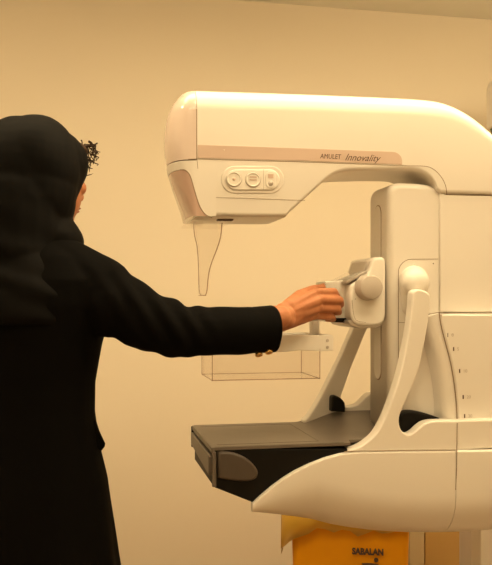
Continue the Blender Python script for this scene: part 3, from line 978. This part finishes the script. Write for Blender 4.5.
# turned a little towards the door
BINROT = Matrix.Translation((( bl_ + br_) / 2, byN, 0)) @ Matrix.Rotation(math.radians(-19), 4, 'Z') @ Matrix.Translation((-(bl_ + br_) / 2, -byN, 0))
for o_ in [o_ for o_ in bpy.data.objects if o_.type == 'MESH' and (o_.parent is bin_ or (o_.parent and o_.parent.parent is bin_))]:
    o_.data.transform(BINROT)
# bag liner folded over the rim
random.seed(3)
bm = bmesh.new()
rows = []
cx, cyb = (bl_ + br_) / 2, byN + 0.15
base = round_poly([(cx - 1, cyb - 1), (cx + 1, cyb - 1), (cx + 1, cyb + 1), (cx - 1, cyb + 1)], 0.25, 6)
pts = []
for i in range(len(base)):
    a = Vector(base[i]); b = Vector(base[(i + 1) % len(base)])
    k = max(1, int((b - a).length / 0.12))
    for j in range(k): pts.append(a.lerp(b, j / k))
rx, ry = (br_ - bl_) / 2, 0.15
for ri, (dz, s) in enumerate(((-0.03, 0.94), (0.004, 0.97), (0.007, 1.045), (-0.01, 1.06), (-0.028, 1.065))):
    row = []
    for pnt in pts:
        dx, dy = (pnt.x - cx), (pnt.y - cyb)
        left = max(0, -dx) ** 2
        n = noise.noise(Vector((dx * 3, dy * 3, ri * 0.3)))
        n2 = noise.noise(Vector((dx * 9, dy * 9, ri * 0.7)))
        k = s + (0.06 * left + 0.02 * n2) * (ri >= 2)
        drop = (0.04 + 0.05 * n + 0.09 * left) * max(0, ri - 2) / 2
        row.append(bm.verts.new((cx + dx * rx * k - (0.010 * left if ri >= 2 else 0), cyb + dy * ry * k, bz + dz - drop)))
    rows.append(row)
for a, b in zip(rows[:-1], rows[1:]):
    for i in range(len(a)):
        bm.faces.new((a[i], a[(i + 1) % len(a)], b[(i + 1) % len(a)], b[i]))
liner = obj('bin_bag', bm, 'bag', None)
liner.data.transform(BINROT)
liner['label'] = 'crumpled translucent yellow bag lining the yellow waste bin'
liner['category'] = 'bag'
md = liner.modifiers.new('thick', 'SOLIDIFY'); md.thickness = 0.001; md.offset = 1

# ------------------------------------------------------------------ low cabinet against the wall
cyN = 2.86
c0, c1, c2 = P(409.5, 550, cyN).x, P(425, 550, cyN).x, P(490, 550, cyN).x
cz = P(420, 497, cyN).z
cb = thing('low_cabinet', 'tan low cabinet against the wall behind the machine foot', 'cabinet', ((c0 + c2) / 2, cyN + 0.2, 0))
obj('cabinet_body', box_bm(c0, c2, cyN + 0.018, YW - 0.016, 0, cz, 0.002), 'cabinet_side', cb, smooth=False)
obj('side_stile', box_bm(c0, c1 - 0.002, cyN, cyN + 0.0175, 0.06, cz, 0.002), 'cabinet_side', cb, smooth=False)
dr = obj('cabinet_door', box_bm(c1, c2, cyN - 0.004, cyN + 0.0175, 0.06, cz, 0.002), 'cabinet', cb, smooth=False)
#obj('door_handle', box_bm(c1 + 0.02, c1 + 0.03, cyN - 0.03, cyN - 0.004, 0.3, 0.42, 0.003), 'silver', dr, smooth=False)

# ------------------------------------------------------------------ ceiling lamps (outside the frame)
for lx, ly, sx_, sy_, lab in ((0.80, 0.95, 1.25, 0.55, 'white ceiling panel lamp above the camera side of the machine'), (0.60, 1.75, 2.25, 0.55, 'long white ceiling panel lamp straight over the machine arm'), (-0.3, -0.4, 1.45, 0.55, 'white ceiling panel lamp at the near end of the room')):
    t = thing('ceiling_lamp', lab, 'lamp', (lx, ly, CEIL), 'ceiling panel lamps')
    bmf = bmesh.new()
    for (a0, a1, b0, b1) in ((lx - sx_ / 2, lx + sx_ / 2, ly - sy_ / 2, ly - sy_ / 2 + .02), (lx - sx_ / 2, lx + sx_ / 2, ly + sy_ / 2 - .02, ly + sy_ / 2), (lx - sx_ / 2, lx - sx_ / 2 + .02, ly - sy_ / 2 + .02, ly + sy_ / 2 - .02), (lx + sx_ / 2 - .02, lx + sx_ / 2, ly - sy_ / 2 + .02, ly + sy_ / 2 - .02)):
        box_bm(a0, a1, b0, b1, CEIL - 0.045, CEIL, bm=bmf)
    obj('lamp_frame', bmf, 'white2', t, smooth=False)
    obj('lamp_diffuser', box_bm(lx - sx_ / 2 + .02, lx + sx_ / 2 - .02, ly - sy_ / 2 + .02, ly + sy_ / 2 - .02, CEIL - 0.02, CEIL - 0.012), 'bulb', t, smooth=False)

for (gx, gy, gz, gp), lab in zip(WALL_FILLS, ('bare bulb lamp hanging by the back wall over the person', 'unseen bare bulb lamp added to light the back wall, beyond the machine')):
    t = thing('fill_pendant', lab, 'lamp', (gx, gy, CEIL), 'added wall fill lamps')  # invented fixture around each added wall fill light
    obj('ceiling_rose', lathe_bm((gx, gy, CEIL), (0, 0, -1), [(0, 0.05), (0.012, 0.05), (0.02, 0.04), (0.022, 0)], 24), 'white2', t)
    obj('rod', tube_bm([(gx, gy, CEIL - 0.02), (gx, gy, gz + 0.14)], 0.006, 10), 'silver', t)
    obj('bulb_holder', lathe_bm((gx, gy, gz + 0.15), (0, 0, -1), [(0, 0.012), (0.01, 0.028), (0.05, 0.03), (0.052, 0)], 24), 'white2', t)

# ------------------------------------------------------------------ person
PB = Vector((-0.10, 1.70, 0))
person = thing('person', 'person in black headscarf and long black coat reaching out to the machine', 'person', (PB.x, PB.y, 0))
th_b = math.radians(64)
F = Vector((math.cos(th_b), math.sin(th_b), 0)); R = Vector((F.y, -F.x, 0))
RB = Matrix((R, F, Vector((0, 0, 1)))).transposed()      # columns right, front, up
th_h = math.radians(48)
HF_ = Vector((math.cos(th_h), math.sin(th_h), -0.10)).normalized(); HR = Vector((HF_.y, -HF_.x, 0)).normalized(); HU = HR.cross(HF_).normalized()
RH = Matrix((HR, HF_, HU)).transposed()
Hc = P(45, 177, 1.715)
def hp(r, f, u): return Hc + HR * r + HF_ * f + HU * u
def bp_(r, f, z): return PB + R * r + F * f + Vector((0, 0, z))

sh_r = P(108, 286, 1.63)
el_r = P(176, 331, 1.615)
wr = P(281, 317, 1.672)
# ---- body: one continuous surface
bm = bmesh.new()
ball(bm, hp(0, -0.011, 0.022), (0.073, 0.091, 0.095), RH, 28)       # skull
ball(bm, hp(0, 0.030, -0.030), (0.056, 0.060, 0.072), RH, 24)       # face
ball(bm, hp(0, 0.052, -0.076), (0.030, 0.030, 0.024), RH, 16)       # chin
cone(bm, hp(0, 0.086, 0.022), hp(0, 0.106, -0.020), 0.007, 0.011, 12)   # nose
for s in (-1, 1):
    ball(bm, hp(s * 0.010, 0.096, -0.024), (0.008, 0.009, 0.006), RH, 10)
    ball(bm, hp(s * 0.034, 0.062, -0.012), (0.020, 0.020, 0.018), RH, 14)  # cheek
    cone(bm, hp(s * 0.012, 0.083, 0.030), hp(s * 0.045, 0.068, 0.032), 0.008, 0.006, 10)  # brow
    ball(bm, hp(s * 0.074, -0.005, 0.0), (0.008, 0.018, 0.030), RH, 12)  # ear
ball(bm, hp(0, 0.088, -0.048), (0.020, 0.010, 0.0045), RH, 12)
ball(bm, hp(0, 0.086, -0.057), (0.017, 0.010, 0.005), RH, 12)
nk = bp_(0.0, -0.005, 1.36)
cone(bm, hp(0, -0.025, -0.06), nk, 0.052, 0.058)
ball(bm, bp_(-0.01, 0, 1.20), (0.132, 0.088, 0.15), RB)
ball(bm, bp_(-0.026, 0, 1.06), (0.110, 0.080, 0.14), RB)
ball(bm, bp_(-0.02, -0.005, 0.88), (0.130, 0.098, 0.12), RB)
for s in (-1, 1):
    ball(bm, bp_(s * 0.07, 0.075, 1.20), (0.05, 0.045, 0.05), RB)
cone(bm, nk, sh_r, 0.043, 0.036)
sh_l = bp_(-0.175, -0.01, 1.315)
cone(bm, nk, sh_l, 0.045, 0.046)
cone(bm, sh_r, el_r, 0.038, 0.034)
cone(bm, el_r, P(215, 327, 1.635), 0.037, 0.037)
cone(bm, P(215, 327, 1.635), wr, 0.037, 0.0245)
el_l = bp_(-0.235, 0.0, 1.05); wr_l = bp_(-0.235, 0.09, 0.83)
cone(bm, sh_l, el_l, 0.045, 0.036); cone(bm, el_l, wr_l, 0.037, 0.023)
for s in (-1, 1):
    hip = bp_(-0.015 + s * 0.078, 0, 0.84); kn = bp_(s * 0.095, 0.012, 0.47); an = bp_(s * 0.10, -0.01, 0.085)
    cone(bm, hip, kn, 0.070, 0.050); cone(bm, kn, kn.lerp(an, 0.35) - F * 0.008, 0.05, 0.053); cone(bm, kn.lerp(an, 0.35) - F * 0.008, an, 0.053, 0.034)
    cone(bm, an + Vector((0, 0, -0.045)), bp_(s * 0.11, 0.12, 0.035), 0.033, 0.026)
# right hand (wrist -> back of hand -> curled fingers)
hand_bm = bm
def hpx(a, b, y): return P(a - 2.5, b + 0.8, y)
mcp = [hpx(319, 291.5, 1.726), hpx(323, 299, 1.718), hpx(321.5, 307.5, 1.722), hpx(317, 315, 1.732)]
wrt = [hpx(284, 309.5, 1.680), hpx(284, 314, 1.676), hpx(284, 319, 1.676), hpx(284, 324, 1.68)]
pip = [hpx(336.5, 291.0, 1.742), hpx(342.0, 299.3, 1.736), hpx(340.0, 308.0, 1.738), hpx(334.5, 316, 1.744)]
dip = [hpx(340.0, 296.0, 1.766), hpx(343.5, 303.8, 1.762), hpx(341.5, 311.5, 1.762), hpx(336.0, 318.5, 1.762)]
tip = [hpx(332, 298, 1.778), hpx(336, 305.5, 1.778), hpx(334, 312.5, 1.778), hpx(329.5, 319, 1.776)]
fr = [(0.0096, 0.0092, 0.0076, 0.0066), (0.0100, 0.0096, 0.0080, 0.0068), (0.0096, 0.0090, 0.0076, 0.0064), (0.0086, 0.0080, 0.0068, 0.0058)]
for i in range(4):
    cone(bm, wrt[i], mcp[i], 0.0155, fr[i][0] * 1.05, 14)
    chain(bm, [mcp[i], pip[i], dip[i], tip[i]], fr[i])
    ball(bm, mcp[i] + Vector((0.0, -0.003, 0.001)), 0.0096, seg=12)
    # tendon ridges
    cone(bm, wrt[i].lerp(mcp[i], .3) + Vector((0, -0.0125, 0)), mcp[i] + Vector((-.004, -0.0085, 0.001)), 0.0038, 0.0046, 8)
for i in range(3):
    cone(bm, wrt[i].lerp(wrt[i + 1], .5) + Vector((0.01, 0.002, 0)), mcp[i].lerp(mcp[i + 1], .5) + Vector((-0.008, 0.002, 0)), 0.0155, 0.0115, 12)
cone(bm, wr, wrt[1] + Vector((.012, 0, 0)), 0.0240, 0.0185); cone(bm, wr, wrt[2] + Vector((.012, 0, 0)), 0.0240, 0.0185); cone(bm, wr + Vector((-.03, -.008, -.002)), wr, 0.027, 0.0245)
th_ = [hpx(291, 306, 1.69), hpx(302, 294.5, 1.725), hpx(314, 289.0, 1.76), hpx(325, 286.5, 1.778)]
chain(bm, th_, (0.0175, 0.0125, 0.0102, 0.0085))
cone(bm, th_[1], mcp[0] + Vector((-0.02, 0.008, -0.008)), 0.012, 0.010)
# left hand hanging relaxed
hd = (F * 0.25 + Vector((0, 0, -1))).normalized()
pl0 = wr_l + hd * 0.015
for i, (off, ln) in enumerate(((0.026, 0.072), (0.009, 0.080), (-0.008, 0.075), (-0.024, 0.060))):
    kx = wr_l + hd * 0.085 + F * off
    cone(bm, pl0 + F * off * .5, kx, 0.014, 0.0105, 12)
    a = kx + hd * ln * .45 + R * 0.006; b = a + hd * ln * .3 + R * 0.014; c = b + hd * ln * .22 + R * 0.016
    chain(bm, [kx, a, b, c], (0.0098, 0.0088, 0.0080, 0.0068))
chain(bm, [pl0 + F * 0.012, pl0 + F * 0.04 + hd * 0.035 + R * .008, pl0 + F * 0.052 + hd * 0.065 + R * .014, pl0 + F * 0.052 + hd * 0.09 + R * .018], (0.015, 0.0115, 0.010, 0.0085))
body = remesh('body', bm, 0.0023, 'skin', person, 6)

# nails of the right hand, eyes, lips
for i, (tp, dp) in enumerate(zip(tip, dip)):
    pass
def nail(c, d, n, parent):
    d = d.normalized(); n = (n - d * n.dot(d)).normalized(); s = d.cross(n)
    b2 = bmesh.new(); ball(b2, c, (0.0048, 0.0062, 0.0014), Matrix((s, d, n)).transposed(), 12)
    obj('fingernail', b2, 'nail', parent)
nail(th_[3] + Vector((0.001, 0.0, 0.0080)), th_[3] - th_[2], Vector((0, 0, 1)), body)
for s in (-1, 1):
    b2 = bmesh.new(); ball(b2, hp(s * 0.030, 0.070, 0.012), 0.0125, RH, 20)
    ey = obj('eye', b2, 'eye', body)
    b2 = bmesh.new(); ball(b2, hp(s * 0.031, 0.0795, 0.012), (0.0058, 0.0035, 0.0058), RH, 14)
    obj('iris', b2, 'iris', ey)
    b2 = bmesh.new()
    for k in range(9):
        a = hp(s * (0.020 + 0.0028 * k), 0.083 - 0.00075 * k * (k > 3), 0.018)
        merge(b2, tube_bm([a, a + HF_ * 0.006 + HU * 0.002 + HR * s * 0.0008 * k, a + HF_ * 0.010 + HU * 0.006 + HR * s * 0.0014 * k], [0.0007, 0.0005, 0.0002], 5))
    obj('eyelashes', b2, 'hair', body)
    obj('eyebrow', tube_bm([hp(s * 0.012, 0.090, 0.032), hp(s * 0.028, 0.084, 0.038), hp(s * 0.048, 0.068, 0.034)], [0.003, 0.0032, 0.0015], 8), 'hair', body)
b2 = bmesh.new()
ball(b2, hp(0, 0.0935, -0.0485), (0.019, 0.006, 0.0036), RH, 14); ball(b2, hp(0, 0.0925, -0.0555), (0.016, 0.006, 0.0042), RH, 14)
obj('lips', b2, 'lip', body)

# ---- hair: curls escaping at the forehead
random.seed(11)
b2 = bmesh.new()
ball(b2, hp(0, 0.052, 0.066), (0.057, 0.038, 0.026), RH, 20)
for k in range(110):
    r0 = random.uniform(-0.045, 0.060)
    u0 = random.uniform(0.046, 0.086)
    a = hp(r0, 0.074 - 0.25 * max(0, u0 - 0.05), u0)
    pts_, n_ = [], 9
    cr = random.uniform(0.004, 0.009); ph = random.uniform(0, 6.28); L = random.uniform(0.014, 0.030)
    side_ = random.uniform(-0.006, 0.010)
    for j in range(n_):
        t = j / (n_ - 1)
        pts_.append(a + HF_ * (L * math.sin(t * 2.2)) * 0.8 + HU * (cr * math.sin(ph + t * 4) - 0.018 * t * t + 0.004) + HR * (side_ * t + cr * math.cos(ph + t * 4)))
    merge(b2, tube_bm(pts_, [0.0017 * (1 - 0.7 * j / n_) for j in range(n_)], 5))
obj('hair', b2, 'hair', person)

# ---- coat
def cloth_fn(sc_, amp, axis_z=0.35):
    def fn(co, n):
        q = Vector((co.x * sc_, co.y * sc_, co.z * sc_ * axis_z))
        return co + n * amp * (noise.noise(q) + 0.4 * noise.noise(q * 2.3))
    return fn
bm = bmesh.new()
prof = [  # z, half width, half depth, right shift, front shift
    (0.42, 0.225, 0.185, -0.005, 0.0), (0.50, 0.215, 0.175, -0.008, 0.0), (0.62, 0.198, 0.158, -0.012, 0.0), (0.72, 0.186, 0.145, -0.014, 0.0),
    (0.80, 0.178, 0.136, -0.016, 0.0), (0.88, 0.168, 0.128, -0.018, 0.0), (0.95, 0.156, 0.118, -0.024, 0.0), (1.02, 0.149, 0.112, -0.028, 0.0),
    (1.08, 0.148, 0.110, -0.026, 0.0), (1.16, 0.156, 0.116, -0.018, 0.0), (1.24, 0.168, 0.122, -0.006, 0.0), (1.29, 0.166, 0.112, 0.0, 0.0), (1.335, 0.130, 0.095, 0.0, 0.0), (1.37, 0.080, 0.075, 0.0, 0.0)]
rings = []
for z, hw, hdp, rs, fs in prof:
    rings.append([bp_(rs + hw * math.copysign(abs(math.cos(t)) ** 0.85, math.cos(t)), fs + hdp * math.copysign(abs(math.sin(t)) ** 0.85, math.sin(t)), z) for t in [2 * math.pi * k / 48 for k in range(48)]])
merge(bm, loft_bm(rings))
cone(bm, bp_(0.06, -0.01, 1.325), P(104, 287, 1.635), 0.058, 0.060)
cone(bm, P(104, 287, 1.635), P(108, 304, 1.63), 0.060, 0.068)
cone(bm, P(104, 294, 1.635), P(140, 318, 1.625), 0.066, 0.059)
cone(bm, P(140, 318, 1.625), P(178, 331, 1.618), 0.061, 0.054)
cone(bm, P(178, 331, 1.618), P(236, 331, 1.640), 0.054, 0.0505)
merge(bm, tube_bm([P(236, 331, 1.640), P(258, 330, 1.651), P(270, 328.8, 1.657)], [0.0505, 0.0495, 0.0490], 32))
cone(bm, bp_(-0.06, -0.01, 1.325), sh_l, 0.058, 0.060)
cone(bm, sh_l, el_l, 0.064, 0.056); cone(bm, el_l, wr_l - hd * 0.03, 0.056, 0.048)
def coat_fn(co, n):
    q = Vector((co.x * 9, co.y * 9, co.z * 3.2))
    d = 0.0030 * noise.noise(q) + 0.0015 * noise.noise(q * 2.7)
    # wrinkles at the elbow and the sleeve head
    for c, amp in ((P(172, 322, 1.60), 0.0045), (P(130, 292, 1.61), 0.003)):
        w_ = math.exp(-((co - c).length / 0.07) ** 2)
        d += amp * w_ * math.sin(co.x * 150 + co.z * 90)
    # skirt folds
    if co.z < 0.9:
        ang = math.atan2(co.y - PB.y, co.x - PB.x)
        d += 0.010 * min(1, (0.9 - co.z) / 0.4) * math.sin(ang * 9)
    return co + n * d
coat = remesh('coat', bm, 0.0045, 'coat', person, 5, coat_fn)
# cuff with seam and two brass buttons
cpth = [P(268.5, 329.4, 1.6535), P(277.6, 328.4, 1.6575)]
obj('cuff', tube_bm([P(255, 330.0, 1.6500), P(265, 329.4, 1.6545), P(272.2, 328.8, 1.6572), P(272.6, 328.8, 1.6574)], [0.0492, 0.0498, 0.0502, 0.0480], 40), 'coat', coat, angle=50)
for a, b, yy in ((259, 355.2, 1.632), (269, 352.6, 1.630)):
    q = P(a, b, yy)
    dirb = Vector((0.05, -0.55, -0.85)).normalized()
    bt = obj('sleeve_button', lathe_bm(q - dirb * 0.004, dirb, [(0, 0.0078), (0.003, 0.0082), (0.005, 0.0078), (0.0055, 0.0066), (0.0045, 0.006), (0.0045, 0)], 24), 'brass', coat, angle=40)
# collar seam, back seam and pocket flap
fl = P(96, 433, 1.655)
b2 = bmesh.new()
for (a0, b0), (a1, b1) in zip([(91, 421), (95, 430), (97, 438)], [(100, 432), (105, 443), (101, 450)]):
    pass
fl_poly = [(93.5, 419), (96.5, 421.5), (99.5, 431), (105.3, 443.5), (104.6, 446.5), (101.5, 450.5), (97.5, 448.5), (91, 440), (88, 428)]
slab('pocket_flap', XZ(fl_poly, 1.672), 1.666, 1.676, 'coat', coat, 0.003, 3)

# ---- headscarf
bm = bmesh.new()
ball(bm, hp(0.002, -0.026, 0.014), (0.086, 0.098, 0.108), RH, 32)
ball(bm, P(20, 176, 1.70), (0.102, 0.100, 0.122), RH, 28)
ball(bm, P(30, 190, 1.70), (0.096, 0.10, 0.13), RH, 28)
cone(bm, hp(0.0, 0.012, 0.030), hp(0.0, -0.010, -0.085), 0.080, 0.064)
cone(bm, hp(0.0, -0.010, -0.085), P(46, 243, 1.695), 0.064, 0.072)
cone(bm, P(16, 200, 1.69), P(14, 250, 1.69), 0.100, 0.108)
cone(bm, P(46, 243, 1.695), P(40, 262, 1.70), 0.074, 0.085)
rings = []
for z, hw, hdp in ((1.20, 0.16, 0.130), (1.215, 0.168, 0.138), (1.26, 0.170, 0.136), (1.31, 0.146, 0.122), (1.35, 0.110, 0.105), (1.40, 0.09, 0.095)):
    rings.append([bp_(-0.03 + hw * math.cos(t), -0.012 + hdp * math.sin(t), z) for t in [2 * math.pi * k / 40 for k in range(40)]])
merge(bm, loft_bm(rings))
def scarf_fn(co, n):
    rel = co - P(40, 235, 1.69)
    # folds that sweep from the cheek round to the back
    s1 = rel.z * 1.0 + rel.x * 0.45
    s2 = rel.x * 1.0 - rel.z * 0.28
    wlow = max(0.0, min(1.0, (1.47 - co.z) / 0.10))
    whigh = 1 - wlow
    d = 0.0040 * wlow * math.sin(s1 * 95 + 2.2 * noise.noise(co * 7)) * (0.5 + 0.5 * noise.noise(co * 9 + Vector((3, 1, 2))))
    d += 0.0018 * whigh * math.sin(s2 * 60 + 2 * noise.noise(co * 6)) * (0.5 + noise.noise(co * 8))
    d += 0.004 * noise.noise(co * 12)
    # keep the lowest hem close to the coat
    return co + n * d
scarf = remesh('headscarf', bm, 0.004, 'scarf', person, 5, scarf_fn)

# ---- trousers and shoes
bm = bmesh.new()
for s in (-1, 1):
    hip = bp_(-0.012 + s * 0.072, 0, 0.82); kn = bp_(s * 0.095, 0.01, 0.47); an = bp_(s * 0.10, -0.01, 0.085)
    cone(bm, hip, kn, 0.078, 0.066)
    merge(bm, tube_bm([kn, an], [0.066, 0.062], 24))
remesh('trousers', bm, 0.006, 'trousers', person, 3)
for s in (-1, 1):
    bm = bmesh.new()
    rings = []
    for t in [i / 16 for i in range(17)]:
        f_ = -0.055 + 0.245 * t
        wd_ = 0.038 * (math.sin(math.pi * min(1, 0.12 + t * 0.80)) ** 0.45)
        ht = 0.085 * (1 - t) ** 0.6 + 0.035
        c = bp_(s * (0.10 + 0.012 * t), f_, 0)
        rings.append([c + R * wd_ * math.cos(a) + Vector((0, 0, max(0.0, ht / 2 + ht / 2 * math.sin(a)))) for a in [2 * math.pi * k / 20 for k in range(20)]])
    obj('shoe', loft_bm(rings), 'shoe', person)
